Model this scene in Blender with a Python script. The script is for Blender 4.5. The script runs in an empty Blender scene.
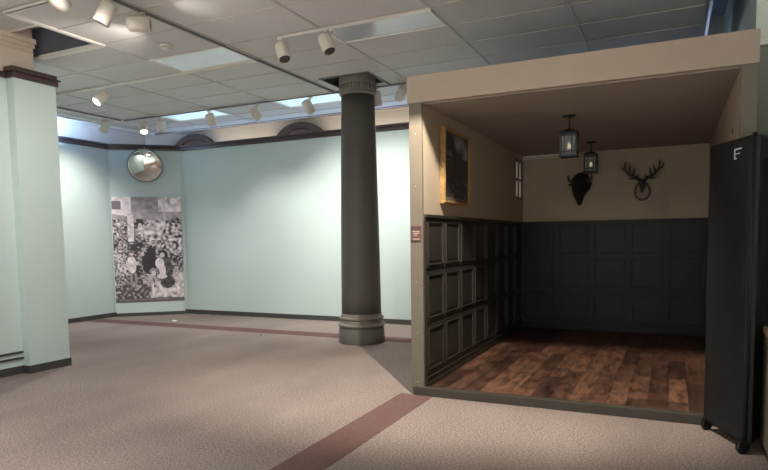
import bpy, bmesh, math, random
from mathutils import Vector, Matrix
random.seed(7)
S = bpy.context.scene
C = S.collection

# ------------------------------------------------------------------ camera
F, CY, YAW, TILT, ROLL, H = 606.27, 283.70, -0.444307, -0.0744431, 0.0142718, 1.55
def camera():
    cy, sy = math.cos(YAW), math.sin(YAW)
    f = Vector((sy*math.cos(TILT), cy*math.cos(TILT), math.sin(TILT)))
    r = Vector((cy, -sy, 0))
    d = f.cross(r)
    if d.z > 0: d = -d
    c, s = math.cos(ROLL), math.sin(ROLL)
    r2, d2 = c*r + s*d, -s*r + c*d
    cam = bpy.data.cameras.new('camera')
    o = bpy.data.objects.new('camera', cam); C.objects.link(o)
    m = Matrix((r2, -d2, -f)).transposed().to_4x4()
    m.translation = (0, 0, H)
    o.matrix_world = m
    cam.sensor_width = 36; cam.lens = F/768*36
    cam.shift_y = (CY-235)/768
    cam.clip_start = .05
    S.camera = o
camera()

# ------------------------------------------------------------------ world, lights, exposure
w = bpy.data.worlds.new('world'); S.world = w; w.use_nodes = True
w.node_tree.nodes['Background'].inputs[0].default_value = (.5, .55, .65, 1)
w.node_tree.nodes['Background'].inputs[1].default_value = .3
S.view_settings.view_transform = 'Standard'; S.view_settings.look = 'None'
S.view_settings.gamma = 1; S.view_settings.use_curve_mapping = False
S.view_settings.exposure = 0.0

def aim(o, loc, d):
    o.location = loc
    o.rotation_euler = Vector(d).to_track_quat('-Z', 'Y').to_euler()
def area(name, loc, d, sx, sy, e, col=(1, 1, 1)):
    l = bpy.data.lights.new(name, 'AREA'); l.shape = 'RECTANGLE'; l.size = sx; l.size_y = sy
    l.energy = e; l.color = col
    o = bpy.data.objects.new(name, l); C.objects.link(o); aim(o, loc, d); return o
def spot(name, loc, d, e, ang=80, blend=.6, col=(1, .93, .82), r=.04):
    l = bpy.data.lights.new(name, 'SPOT'); l.energy = e; l.color = col
    l.spot_size = math.radians(ang); l.spot_blend = blend; l.shadow_soft_size = r
    o = bpy.data.objects.new(name, l); C.objects.link(o); aim(o, loc, d); return o

# added fill lights under the near hall ceiling, unseen behind the camera
for x in (-5.3, -2.8, -0.3, 2.2):
    for y in (-2.6, -.4):
        area('ceiling_fill', (x, y, 3.77), (0, 0, -1), 1.1, .5, 165, (1, .96, .92)).data.spread = math.radians(95)
# daylight of the old arched windows, rising behind the partition walls
area('window_daylight', (-6.3, 10.13, 3.57), (0, -.9, .35), 7.2, .05, 34, (.42, .62, 1))
area('window_daylight', (-10.60, 7.6, 3.3), (-.8, 0, 1), .16, 4.2, 340, (.36, .57, 1))
area('window_daylight', (-.9, 10.13, 3.57), (0, -.9, .5), 2.6, .05, 14, (.55, .70, 1))
# added warm fill behind the back partition top, brightening the beige wall
area('beige_wall_fill', (-6.3, 10.06, 3.3), (0, .5, 1), 7.2, .04, 26, (1, .90, .80))
# added unseen spot brightening the wall at the far right
spot('unseen_spot', (1.3, 4.4, 3.6), (-.1, 1.9, .1), 35, 80, .9, (1, .96, .88), .05)
# track spot that throws the header's shadow on the booth wall
spot('unseen_spot', (-1.50, 4.45, 3.63), (-.35, 1.6, -2.0), 760, 108, .5, (1, .89, .74), .012)
# added unseen spot washing the header from further out
spot('unseen_spot', (-2.6, 1.2, 3.6), (1.2, 4.3, -.35), 82, 42, .9, (1, .88, .78), .05)
# wide fill spots added over the carpet, out of frame
spot('unseen_spot', (-4.4, 3.3, 3.6), (-.45, .45, -1), 330, 130, .9, (1, .95, .89), .05)
spot('unseen_spot', (-.6, 2.4, 3.6), (.1, -.3, -1), 115, 85, .7, (1, .95, .89), .05)
# added spot without a fixture, washing the near pillar
spot('unseen_spot', (-4.95, 4.85, 3.55), (-2.0, .0, .0), 34, 100, .9, (1, .90, .80), .05)

# ------------------------------------------------------------------ materials
def new_mat(name):
    m = bpy.data.materials.new(name); m.use_nodes = True
    return m, m.node_tree, m.node_tree.nodes['Principled BSDF']
def mat(name, col, rough=.6, metal=0, var=.06, scale=6, bump=0, bscale=80, spec=.4, emit=None, es=0, alpha=1, trans=0):
    m, nt, b = new_mat(name)
    N, L = nt.nodes, nt.links
    tc = N.new('ShaderNodeTexCoord')
    n = N.new('ShaderNodeTexNoise'); n.inputs['Scale'].default_value = scale; n.inputs['Detail'].default_value = 5
    L.new(tc.outputs['Object'], n.inputs['Vector'])
    r = N.new('ShaderNodeValToRGB')
    r.color_ramp.elements[0].position = .3; r.color_ramp.elements[1].position = .7
    r.color_ramp.elements[0].color = [c*(1-var) for c in col]+[1]
    r.color_ramp.elements[1].color = [min(1, c*(1+var)) for c in col]+[1]
    L.new(n.outputs['Fac'], r.inputs['Fac']); L.new(r.outputs['Color'], b.inputs['Base Color'])
    b.inputs['Roughness'].default_value = rough; b.inputs['Metallic'].default_value = metal
    b.inputs['Specular IOR Level'].default_value = spec
    if trans: b.inputs['Transmission Weight'].default_value = trans
    if emit:
        b.inputs['Emission Color'].default_value = (*emit, 1); b.inputs['Emission Strength'].default_value = es
    if bump:
        n2 = N.new('ShaderNodeTexNoise'); n2.inputs['Scale'].default_value = bscale; n2.inputs['Detail'].default_value = 4
        L.new(tc.outputs['Object'], n2.inputs['Vector'])
        bp = N.new('ShaderNodeBump'); bp.inputs['Strength'].default_value = bump; bp.inputs['Distance'].default_value = .01
        L.new(n2.outputs['Fac'], bp.inputs['Height']); L.new(bp.outputs['Normal'], b.inputs['Normal'])
    return m

M = {}
M['mint'] = mat('mint_paint', (.515, .615, .60), .5, var=.02, scale=1.2, bump=.05, bscale=60)
M['mint_light'] = mat('pale_mint_paint', (.55, .60, .52), .5, var=.02, scale=1)
M['sage'] = mat('grey_green_paint', (.16, .18, .15), .6, var=.04, scale=1)
M['skirting'] = mat('charcoal_vinyl_skirting', (.055, .055, .052), .5, var=.08)
M['beige'] = mat('old_beige_plaster', (.60, .52, .42), .6, var=.04, scale=2)
M['white'] = mat('off_white_paint', (.68, .65, .60), .5, var=.03)
M['mauve'] = mat('dark_mauve_varnished_trim', (.055, .034, .034), .3, var=.15, scale=9, spec=.6)
M['arch'] = mat('mauve_painted_arch', (.06, .044, .042), .5, var=.12, scale=7)
M['outer'] = mat('outer_wall_plaster', (.50, .48, .45), .7, var=.05)
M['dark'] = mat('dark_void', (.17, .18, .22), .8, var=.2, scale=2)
M['metal'] = mat('galvanised_duct', (.45, .46, .5), .35, .8, var=.1)
M['grid'] = mat('ceiling_grid_metal', (.46, .455, .45), .5, var=.03)
M['gridt'] = mat('tile_coloured_grid_metal', (.50, .475, .44), .6, var=.03)
M['gridw'] = mat('white_ceiling_grid_metal', (.78, .76, .72), .45, var=.03)
M['gridd'] = mat('grey_rail_metal', (.20, .20, .20), .45, var=.03)
M['track'] = mat('white_track_metal', (.74, .71, .66), .4, var=.03)
M['lamp'] = mat('cream_lamp_enamel', (.66, .62, .55), .4, var=.03)
M['lampdark'] = mat('lamp_interior', (.05, .05, .055), .4)
M['glow'] = mat('lit_bulb', (1, .95, .85), .4, emit=(1, .93, .8), es=7)
M['col'] = mat('dark_taupe_column_paint', (.105, .098, .088), .5, var=.06, scale=3, bump=.04, bscale=25, spec=.3)
M['colb'] = mat('grey_taupe_moulding_paint', (.17, .155, .13), .42, var=.06, scale=5)
M['capital'] = mat('grey_capital_paint', (.25, .235, .215), .5, var=.06, scale=5)
M['booth'] = mat('tan_painted_board', (.42, .345, .275), .55, var=.04, scale=2.5, bump=.04, bscale=30)
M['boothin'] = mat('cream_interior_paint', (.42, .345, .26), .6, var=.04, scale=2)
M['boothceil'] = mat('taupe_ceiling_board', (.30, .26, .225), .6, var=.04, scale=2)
M['post'] = mat('olive_taupe_post_paint', (.165, .143, .112), .5, var=.05, scale=4)
M['sill'] = mat('olive_grey_sill_paint', (.055, .049, .040), .5, var=.08, scale=6)
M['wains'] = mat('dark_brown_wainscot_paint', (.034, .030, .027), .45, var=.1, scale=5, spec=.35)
M['wainsb'] = mat('shaded_wainscot_paint', (.028, .0225, .0215), .45, var=.1, scale=5, spec=.3)  # wainscot colour darkened to put in the shade at the booth back
M['gold'] = mat('antique_gilt', (.40, .25, .10), .4, .35, var=.25, scale=30)
M['iron'] = mat('black_iron', (.035, .04, .042), .45, .5, var=.1)
M['lglass'] = mat('frosted_lantern_glass', (.42, .44, .43), .3, var=.05, trans=.85)
M['bulb'] = mat('small_candle_bulb', (1, .9, .7), .4, emit=(1, .8, .55), es=1.6)
M['fur'] = mat('black_fur', (.018, .02, .024), .85, var=.4, scale=40, bump=.6, bscale=90)
M['horn'] = mat('dark_horn', (.05, .045, .04), .4, var=.2)
M['antler'] = mat('dark_antler', (.06, .052, .042), .6, var=.3, scale=30)
M['bone'] = mat('aged_skull_bone', (.30, .27, .22), .6, var=.15, scale=20)
M['shield'] = mat('red_brown_plaque_wood', (.10, .038, .028), .4, var=.2, scale=15)
M['fabric'] = mat('black_nylon_cover', (.011, .0115, .013), .55, var=.25, scale=14, bump=.4, bscale=9, spec=.3)
M['rubber'] = mat('black_caster_rubber', (.012, .012, .013), .35, var=.1, spec=.5)
M['print'] = mat('white_print', (.75, .75, .72), .5)
M['cabinet'] = mat('grey_brown_laminate', (.17, .13, .10), .5, var=.06, scale=10)
M['cabtop'] = mat('honey_wood_edge', (.42, .29, .15), .4, var=.12, scale=12)
M['black'] = mat('black_base', (.015, .014, .014), .5)
M['plaque'] = mat('maroon_plaque', (.13, .062, .06), .5, var=.15, scale=40)
M['plaqtext'] = mat('pale_lettering', (.55, .45, .38), .5)
m, nt, b = new_mat('frosted_window_pane'); tr = nt.nodes.new('ShaderNodeBsdfTranslucent'); tr.inputs[0].default_value = (.9, .86, .80, 1)
mxs = nt.nodes.new('ShaderNodeMixShader'); mxs.inputs[0].default_value = .7; b.inputs['Base Color'].default_value = (.75, .72, .68, 1)
nt.links.new(b.outputs[0], mxs.inputs[1]); nt.links.new(tr.outputs[0], mxs.inputs[2]); nt.links.new(mxs.outputs[0], nt.nodes['Material Output'].inputs[0])
M['winglass'] = m
M['pane'] = mat('milky_white', (.72, .70, .66), .4, var=.03)
M['brownwood'] = mat('brown_window_wood', (.16, .11, .08), .5, var=.1)
M['scrap'] = mat('white_paper_scrap', (.8, .78, .74), .7)
M['lens'] = mat('prismatic_lens', (.72, .80, .80), .25, var=.04, scale=3, emit=(.75, .92, 1), es=.12)
M['lensb'] = mat('bluish_prismatic_lens', (.52, .56, .62), .25, var=.05, scale=3)
M['lensc'] = mat('lit_prismatic_lens', (.72, .85, .88), .25, var=.04, scale=3, emit=(.62, .9, 1), es=.42)

# mirror
m, nt, b = new_mat('convex_mirror_glass')
b.inputs['Metallic'].default_value = 1; b.inputs['Roughness'].default_value = .03
b.inputs['Base Color'].default_value = (.86, .86, .83, 1); M['mirror'] = m

# ceiling tile
def tile_mat():
    m, nt, b = new_mat('mineral_fibre_tile'); N, L = nt.nodes, nt.links
    tc = N.new('ShaderNodeTexCoord')
    n = N.new('ShaderNodeTexNoise'); n.inputs['Scale'].default_value = 1.1; n.inputs['Detail'].default_value = 3
    v = N.new('ShaderNodeTexNoise'); v.inputs['Scale'].default_value = 70; v.inputs['Detail'].default_value = 3
    L.new(tc.outputs['Object'], n.inputs['Vector']); L.new(tc.outputs['Object'], v.inputs['Vector'])
    r = N.new('ShaderNodeValToRGB')
    r.color_ramp.elements[0].color = (.65, .65, .64, 1); r.color_ramp.elements[1].color = (.72, .72, .71, 1)
    L.new(n.outputs['Fac'], r.inputs['Fac'])
    mx = N.new('ShaderNodeMixRGB'); mx.blend_type = 'MULTIPLY'; mx.inputs['Fac'].default_value = .25
    L.new(r.outputs['Color'], mx.inputs[1]); L.new(v.outputs['Fac'], mx.inputs[2]); L.new(mx.outputs[0], b.inputs['Base Color'])
    bp = N.new('ShaderNodeBump'); bp.inputs['Strength'].default_value = .12; bp.inputs['Distance'].default_value = .005
    L.new(v.outputs['Fac'], bp.inputs['Height']); L.new(bp.outputs['Normal'], b.inputs['Normal'])
    b.inputs['Roughness'].default_value = .75; b.inputs['Specular IOR Level'].default_value = .3
    return m
M['tile'] = tile_mat()

def carpet_mat(name, c1, c2, stain):
    m, nt, b = new_mat(name); N, L = nt.nodes, nt.links
    tc = N.new('ShaderNodeTexCoord')
    n = N.new('ShaderNodeTexNoise'); n.inputs['Scale'].default_value = 62; n.inputs['Detail'].default_value = 6; n.inputs['Roughness'].default_value = .75
    g = N.new('ShaderNodeTexNoise'); g.inputs['Scale'].default_value = 1.3; g.inputs['Detail'].default_value = 5
    mp = N.new('ShaderNodeMapping'); mp.inputs['Scale'].default_value = (1, .45, 1); mp.inputs['Rotation'].default_value = (0, 0, .6)
    L.new(tc.outputs['Object'], n.inputs['Vector']); L.new(tc.outputs['Object'], mp.inputs['Vector']); L.new(mp.outputs[0], g.inputs['Vector'])
    r = N.new('ShaderNodeValToRGB'); r.color_ramp.elements[0].position = .36; r.color_ramp.elements[1].position = .64
    r.color_ramp.elements[0].color = (*c1, 1); r.color_ramp.elements[1].color = (*c2, 1)
    r2 = N.new('ShaderNodeValToRGB'); r2.color_ramp.elements[0].position = .32; r2.color_ramp.elements[1].position = .68
    r2.color_ramp.elements[0].color = (*stain, 1); r2.color_ramp.elements[1].color = (1, 1, 1, 1)
    mx = N.new('ShaderNodeMixRGB'); mx.blend_type = 'MULTIPLY'; mx.inputs['Fac'].default_value = 1
    L.new(n.outputs['Fac'], r.inputs['Fac']); L.new(g.outputs['Fac'], r2.inputs['Fac'])
    L.new(r.outputs['Color'], mx.inputs[1]); L.new(r2.outputs['Color'], mx.inputs[2]); L.new(mx.outputs[0], b.inputs['Base Color'])
    bp = N.new('ShaderNodeBump'); bp.inputs['Strength'].default_value = .4; bp.inputs['Distance'].default_value = .006
    L.new(n.outputs['Fac'], bp.inputs['Height']); L.new(bp.outputs['Normal'], b.inputs['Normal'])
    b.inputs['Roughness'].default_value = .95; b.inputs['Specular IOR Level'].default_value = .1
    return m
M['carpet'] = carpet_mat('loop_carpet', (.125, .097, .089), (.405, .340, .312), (.80, .79, .79))
M['stripe'] = carpet_mat('rose_carpet_border', (.12, .068, .064), (.185, .115, .108), (.82, .80, .80))

def wood_floor():
    m, nt, b = new_mat('reclaimed_plank_floor'); N, L = nt.nodes, nt.links
    tc = N.new('ShaderNodeTexCoord')
    mp = N.new('ShaderNodeMapping'); mp.inputs['Rotation'].default_value = (0, 0, math.pi/2)
    L.new(tc.outputs['Object'], mp.inputs['Vector'])
    bk = N.new('ShaderNodeTexBrick'); bk.inputs['Scale'].default_value = 1
    bk.inputs['Brick Width'].default_value = .95; bk.inputs['Row Height'].default_value = .165
    bk.inputs['Mortar Size'].default_value = .0022; bk.inputs['Bias'].default_value = 0; bk.offset = .37
    bk.inputs['Color1'].default_value = (.06, .033, .026, 1); bk.inputs['Color2'].default_value = (.225, .122, .082, 1)
    bk.inputs['Mortar'].default_value = (.012, .007, .005, 1)
    L.new(mp.outputs[0], bk.inputs['Vector'])
    n = N.new('ShaderNodeTexNoise'); n.inputs['Scale'].default_value = 5; n.inputs['Detail'].default_value = 8; n.inputs['Roughness'].default_value = .65
    mp2 = N.new('ShaderNodeMapping'); mp2.inputs['Scale'].default_value = (3, .8, 1)
    L.new(tc.outputs['Object'], mp2.inputs['Vector']); L.new(mp2.outputs[0], n.inputs['Vector'])
    r = N.new('ShaderNodeValToRGB'); r.color_ramp.elements[0].position = .36; r.color_ramp.elements[1].position = .66
    r.color_ramp.elements[0].color = (.32, .30, .32, 1); r.color_ramp.elements[1].color = (1.15, 1.08, 1.0, 1)
    mx = N.new('ShaderNodeMixRGB'); mx.blend_type = 'MULTIPLY'; mx.inputs['Fac'].default_value = 1
    L.new(n.outputs['Fac'], r.inputs['Fac']); L.new(bk.outputs['Color'], mx.inputs[1]); L.new(r.outputs['Color'], mx.inputs[2])
    L.new(mx.outputs[0], b.inputs['Base Color'])
    b.inputs['Roughness'].default_value = .42; b.inputs['Specular IOR Level'].default_value = .45
    return m
M['planks'] = wood_floor()

def attr_mat(name, rough):
    m, nt, b = new_mat(name); N, L = nt.nodes, nt.links
    a = N.new('ShaderNodeAttribute'); a.attribute_name = 'ink'
    n = N.new('ShaderNodeTexNoise'); n.inputs['Scale'].default_value = 30
    mx = N.new('ShaderNodeMixRGB'); mx.blend_type = 'MULTIPLY'; mx.inputs['Fac'].default_value = .12
    L.new(a.outputs['Color'], mx.inputs[1]); L.new(n.outputs['Fac'], mx.inputs[2]); L.new(mx.outputs[0], b.inputs['Base Color'])
    b.inputs['Roughness'].default_value = rough
    return m
M['photo'] = attr_mat('sepia_photo_print', .5)
M['canvas'] = attr_mat('oil_on_canvas', .35)

# ------------------------------------------------------------------ mesh helpers
def box(bm, a, b_, mi=0):
    (x0, y0, z0), (x1, y1, z1) = [min(p, q) for p, q in zip(a, b_)], [max(p, q) for p, q in zip(a, b_)]
    v = [bm.verts.new(p) for p in ((x0,y0,z0),(x1,y0,z0),(x1,y1,z0),(x0,y1,z0),(x0,y0,z1),(x1,y0,z1),(x1,y1,z1),(x0,y1,z1))]
    for f in ((3,2,1,0),(4,5,6,7),(0,1,5,4),(1,2,6,5),(2,3,7,6),(3,0,4,7)):
        bm.faces.new([v[i] for i in f])
    return v
def lathe(bm, prof, n=48, c=(0, 0, 0), cap=True):
    rings = []
    for r, z in prof:
        rings.append([bm.verts.new((c[0]+r*math.cos(2*math.pi*i/n), c[1]+r*math.sin(2*math.pi*i/n), c[2]+z)) for i in range(n)])
    for a, b_ in zip(rings, rings[1:]):
        for i in range(n):
            f = bm.faces.new((a[i], a[(i+1) % n], b_[(i+1) % n], b_[i])); f.smooth = True
    if cap:
        bm.faces.new(rings[0][::-1]); bm.faces.new(rings[-1])
def tube(bm, pts, rad, n=10):
    pts = [Vector(p) for p in pts]
    if not hasattr(rad, '__len__'): rad = [rad]*len(pts)
    rings = []
    up = Vector((.13, .21, .97))
    for i, p in enumerate(pts):
        t = (pts[min(i+1, len(pts)-1)]-pts[max(i-1, 0)]).normalized()
        u = t.cross(up)
        if u.length < .1: u = t.cross(Vector((1, 0, 0)))
        u.normalize(); v = t.cross(u)
        rings.append([bm.verts.new(p+rad[i]*(math.cos(2*math.pi*k/n)*u+math.sin(2*math.pi*k/n)*v)) for k in range(n)])
    for a, b_ in zip(rings, rings[1:]):
        for k in range(n):
            f = bm.faces.new((a[k], a[(k+1) % n], b_[(k+1) % n], b_[k])); f.smooth = True
    bm.faces.new(rings[0][::-1]); bm.faces.new(rings[-1])
def ell(bm, c, r, seg=20, rot=None):
    mt = Matrix.Translation(c) @ (rot.to_4x4() if rot else Matrix.Identity(4)) @ Matrix.Diagonal((*r, 1))
    res = bmesh.ops.create_uvsphere(bm, u_segments=seg, v_segments=seg//2, radius=1, matrix=mt)
    for v in res['verts']:
        for f in v.link_faces: f.smooth = True
def obj(name, bm, m, parent=None, bevel=0, loc=None, kind=None, **kw):
    bmesh.ops.recalc_face_normals(bm, faces=bm.faces)
    me = bpy.data.meshes.new(name); bm.to_mesh(me); bm.free()
    me.materials.append(M[m] if isinstance(m, str) else m)
    o = bpy.data.objects.new(name, me); C.objects.link(o)
    if parent: o.parent = parent
    if loc: o.location = loc
    if bevel:
        md = o.modifiers.new('bevel', 'BEVEL'); md.width = bevel; md.segments = 2; md.limit_method = 'ANGLE'
    if kind: o['kind'] = kind
    for k, v in kw.items(): o[k] = v
    return o
def boxes(name, bl, m, parent=None, bevel=0, kind=None, **kw):
    bm = bmesh.new()
    for a, b_ in bl: box(bm, a, b_)
    return obj(name, bm, m, parent, bevel, kind=kind, **kw)
def thing(name, label, cat, loc=(0, 0, 0), rz=0, group=None):
    o = bpy.data.objects.new(name, None); C.objects.link(o)
    o.location = loc; o.rotation_euler = (0, 0, rz); o['label'] = label; o['category'] = cat
    o.empty_display_size = .1
    if group: o['group'] = group
    return o
def tag(o, label, cat, group=None):
    o['label'] = label; o['category'] = cat
    if group: o['group'] = group
    return o
def prism(bm, poly, z0, z1):
    a = [bm.verts.new((x, y, z0)) for x, y in poly]; b_ = [bm.verts.new((x, y, z1)) for x, y in poly]
    n = len(poly)
    for i in range(n): bm.faces.new((a[i], a[(i+1) % n], b_[(i+1) % n], b_[i]))
    bm.faces.new(a[::-1]); bm.faces.new(b_)
ST = 'structure'

# ------------------------------------------------------------------ floor
boxes('floor', [((-11.2, -4, -.12), (4, 10.7, 0))], 'carpet', kind=ST)
SX0, SX1 = -2.43, -2.09
SY0, SY1 = 8.22, 8.58
bm = bmesh.new()
box(bm, (SX0, -3.9, 0), (SX1, 5.47, .003))
obj('trim_carpet_border', bm, 'stripe', kind=ST)
bm = bmesh.new()
box(bm, (-10.44, SY0, 0), (-2.35, SY1, .003))
obj('trim_carpet_border_back', bm, 'stripe', kind=ST)

# ------------------------------------------------------------------ walls
A, B = Vector((-10.5, 8.97, 0)), Vector((-9.43, 9.93, 0))
dAB = (B-A).normalized(); nAB = Vector((dAB.y, -dAB.x, 0))      # nAB points into the room
TB, TT = 3.465, 3.565        # partition top and trim top
def run(name, p, q, z0, z1, t, m, kind=ST, parent=None, over=0, bevel=0, **kw):
    """wall slab from p to q whose room face is the line p-q; thickness t away from the room (t<0 = into the room)"""
    p, q = Vector((p[0], p[1], 0)), Vector((q[0], q[1], 0))
    d = (q-p).normalized(); n = Vector((d.y, -d.x, 0))   # to the right of travel = room side
    p, q = p-d*over, q+d*over
    bm = bmesh.new()
    prism(bm, [(v.x, v.y) for v in (p, q, q-n*t, p-n*t)], z0, z1)
    return obj(name, bm, m, parent, bevel, kind=kind, **kw)
# travel direction with the room to the right
run('wall_left_far', (-10.5, 5.05), A, 0, TB, .06, 'mint')
run('wall_corner', A, B, 0, TB, .06, 'mint')
run('wall_back', B, (.62, 9.93), 0, TB, .05, 'mint')
def trims(i, p, q, over=0):
    p, q = Vector((p[0], p[1], 0)), Vector((q[0], q[1], 0)); d = (q-p).normalized(); n = Vector((d.y, -d.x, 0))
    bm = bmesh.new()
    prism(bm, [(v.x, v.y) for v in (p-d*over+n*.025, q+d*over+n*.025, q+d*over-n*.08, p-d*over-n*.08)], TB-.012, TB+.055)
    prism(bm, [(v.x, v.y) for v in (p-d*over+n*.05, q+d*over+n*.05, q+d*over-n*.09, p-d*over-n*.09)], TB+.055, TT)
    obj('trim_%d' % i, bm, 'mauve', bevel=.006, kind=ST)
trims(1, (-10.5, 5.05), A); trims(2, A, B, .01); trims(3, B, (.62, 9.93))
run('baseboard_left_far', (-10.5, 5.05), A, 0, .09, -.012, 'skirting')
run('baseboard_corner', A, B, 0, .09, -.012, 'skirting')
run('baseboard_back', B, (-2.34, 9.93), 0, .09, -.012, 'skirting')

# near left: mint wall, boxed pillar with its cap
boxes('wall_left', [((-7.12, -3.5, 0), (-7.02, 4.63, TB)), ((-7.12, 4.63, 0), (-6.9, 5.165, TB)), ((-10.56, 5.0, 0), (-7.1, 5.1, TB))], 'mint', kind=ST)
boxes('baseboard_left', [((-7.02, -3.5, 0), (-7.008, 4.62, .095)), ((-7.02, 4.618, 0), (-6.888, 5.177, .095))], 'skirting', kind=ST)
boxes('trim_4', [((-7.02, -3.5, .175), (-7.0, 4.63, .2)), ((-7.02, -3.5, .245), (-7.0, 4.63, .27))], 'skirting', kind=ST)
boxes('trim_5', [((-7.14, -3.5, TB), (-6.99, 4.62, TB+.07)),
                 ((-7.14, 4.605, TB), (-6.875, 5.19, TB+.062)), ((-7.14, 4.585, TB+.062), (-6.85, 5.205, TB+.08)),
                 ((-7.14, 4.60, TB+.08), (-6.87, 5.17, TB+.128))], 'mauve', bevel=.005, kind=ST)
boxes('wall_left_upper', [((-7.3, -3.5, TB), (-7.02, 4.98, 4.35))], 'beige', kind=ST)
boxes('trim_6', [((-7.02, -3.5, 3.83), (-7.008, 4.985, 3.845)), ((-7.02, -3.5, 3.89), (-6.995, 4.99, 3.94)), ((-7.02, -3.5, 3.94), (-6.975, 5.0, 4.0))], 'beige', bevel=.008, kind=ST)

# outer building walls, seen above the partitions
boxes('wall_back_upper', [((-11.1, 10.3, 0), (4, 10.45, 4.7))], 'beige', kind=ST)
boxes('wall_left_outer', [((-11.1, 5.0, 0), (-10.86, 10.3, 4.7))], 'beige', kind=ST)
boxes('trim_7', [((-10.86, 10.24, 3.97), (.6, 10.3, 4.02)), ((-10.86, 10.27, 3.90), (.6, 10.3, 3.915))], 'beige', bevel=.01, kind=ST)
boxes('trim_8', [((-10.86, 5.1, 3.97), (-10.8, 10.3, 4.02)), ((-10.86, 5.1, 3.9), (-10.83, 10.3, 3.915))], 'white', bevel=.01, kind=ST)
boxes('wall_light_block', [((-10.86, 5.11, 3.84), (-4.0, 5.14, 4.7))], 'dark', kind=ST)  # added dark wall, keeps blue window light out of the pillar opening
# right and rear shell
boxes('wall_right', [((.62, 6.3, 0), (4, 6.45, 3.17)), ((.62, 6.45, 0), (.7, 10.3, 3.17))], 'sage', kind=ST)
boxes('wall_right_upper', [((.62, 6.3, 3.24), (4, 6.45, 4.7)), ((.62, 6.45, 3.17), (.7, 10.3, 4.7))], 'mint_light', kind=ST)
boxes('trim_9', [((.6, 6.27, 3.17), (4, 6.45, 3.24))], 'mint_light', bevel=.01, kind=ST)
boxes('wall_right_near', [((3.9, -4, 0), (4, 6.3, 4.7))], 'mint', kind=ST)
boxes('wall_rear', [((-11.1, -4, 0), (4, -3.6, 4.7))], 'mint', kind=ST)

# arched window heads in the old back wall
def arch(i, cx):
    zc, R, r = 3.10, .75, .64
    N = 40
    def ring(bm, r0, r1, y0, y1):
        a = [[bm.verts.new((cx+rr*math.cos(t), y, zc+rr*math.sin(t))) for rr, y in ((r0, y0), (r1, y0), (r1, y1), (r0, y1))] for t in [math.pi*k/N for k in range(N+1)]]
        for p, q in zip(a, a[1:]):
            for k in range(4): bm.faces.new((p[k], p[(k+1) % 4], q[(k+1) % 4], q[k]))
        bm.faces.new(a[0]); bm.faces.new(a[-1][::-1])
    bm = bmesh.new(); ring(bm, r, R, 10.2, 10.3); ring(bm, r-.05, r-.02, 10.235, 10.3)
    w_ = obj('window_%d' % i, bm, 'arch', kind=ST)
    bm = bmesh.new()
    v = [bm.verts.new((cx+r*math.cos(math.pi*k/N), 10.27, zc+r*math.sin(math.pi*k/N))) for k in range(N+1)]
    u = [bm.verts.new((p.co.x, 10.299, p.co.z)) for p in v]
    bm.faces.new(v); bm.faces.new(u[::-1])
    for k in range(N): bm.faces.new((v[k], u[k], u[k+1], v[k+1]))
    bm.faces.new((v[-1], u[-1], u[0], v[0]))
    obj('blind_panel', bm, 'arch', w_)
arch(1, -9.36); arch(2, -6.66)

# ------------------------------------------------------------------ ceiling
HC = 3.80
XS = [-9.9, -9.64, -8.405, -7.17, -5.935, -4.70, -3.455, -2.21, -.97, .265, .62]
YS = [-3.6, -2.95, -2.33, -1.71, -1.09, -.47, .15, .77, 1.39, 2.01, 2.63, 3.25, 3.88, 4.50, 5.05, 5.73, 6.33, 6.96, 7.58, 8.22, 8.86, 9.28, 9.65]
lens_cells = {(-5.935, 5.73): 'lens', (-3.455, 5.73): 'lensb', (-5.935, 8.22): 'lensc', (-8.405, 8.22): 'lensc'}
bm = bmesh.new(); cells = []
hole = (-4.52, 7.53, -3.80, 8.2)
for i in range(len(XS)-1):
    for j in range(len(YS)-1):
        x0, x1, y0, y1 = XS[i], XS[i+1], YS[j], YS[j+1]
        if x1 <= -7.17 and y1 <= 5.05: continue                    # behind the near left wall
        if x0 == -7.17 and y1 <= 5.05: continue                    # open strip beside the old wall
        if x0 == .265 and y0 >= 5.7: continue                      # open bay on the right
        if (x0, y0) in lens_cells: cells.append((x0, x1, y0, y1, lens_cells[(x0, y0)])); continue
        rects = [(x0, y0, x1, y1)]
        hx0, hy0, hx1, hy1 = hole
        if x0 < hx1 and x1 > hx0 and y0 < hy1 and y1 > hy0:
            ax, bx_, ay, by = max(x0, hx0), min(x1, hx1), max(y0, hy0), min(y1, hy1)
            rects = [(x0, y0, ax, y1), (bx_, y0, x1, y1), (ax, y0, bx_, ay), (ax, by, bx_, y1)]
        for (a, b_, c, d) in rects:
            if c-a > .005 and d-b_ > .005: box(bm, (a, b_, HC+.008), (c, d, HC+.026))
# the bay right of the opening, near the viewer, and the ceiling over the near hall
for y in YS[:-1]:
    k = YS.index(y)
    if YS[k+1] <= 5.74:
        for a, b_ in ((.62, 1.85), (1.85, 3.9)): box(bm, (a, y+.003, HC+.008), (b_, YS[k+1]-.003, HC+.026))
obj('ceiling', bm, 'tile', kind=ST)
def bars(name, bl, m): boxes(name, bl, m, kind=ST)
yb = [y for y in YS if y not in (5.73,)]
bl = []
for x in XS[1:-1]:
    y0 = 5.05 if x < -7 else -3.6
    if abs(x+4.70) < .01:
        bl += [((x-.013, y0, HC), (x+.013, hole[1], HC+.01))]; continue
    bl.append(((x-.013, y0, HC), (x+.013, 9.65, HC+.01)))
bars('trim_10', bl, 'grid')
bl = []
for y in YS[1:-1]:
    x0 = -9.9 if y > 5 else -5.935
    x1 = .265 if y > 5.7 else .62
    if hole[1] < y < hole[3]: bl += [((x0, y-.007, HC+.002), (hole[0], y+.007, HC+.01)), ((hole[2], y-.007, HC+.002), (x1, y+.007, HC+.01))]
    else: bl.append(((x0, y-.007, HC+.002), (x1, y+.007, HC+.01)))
bars('trim_11', bl, 'gridt')
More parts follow.
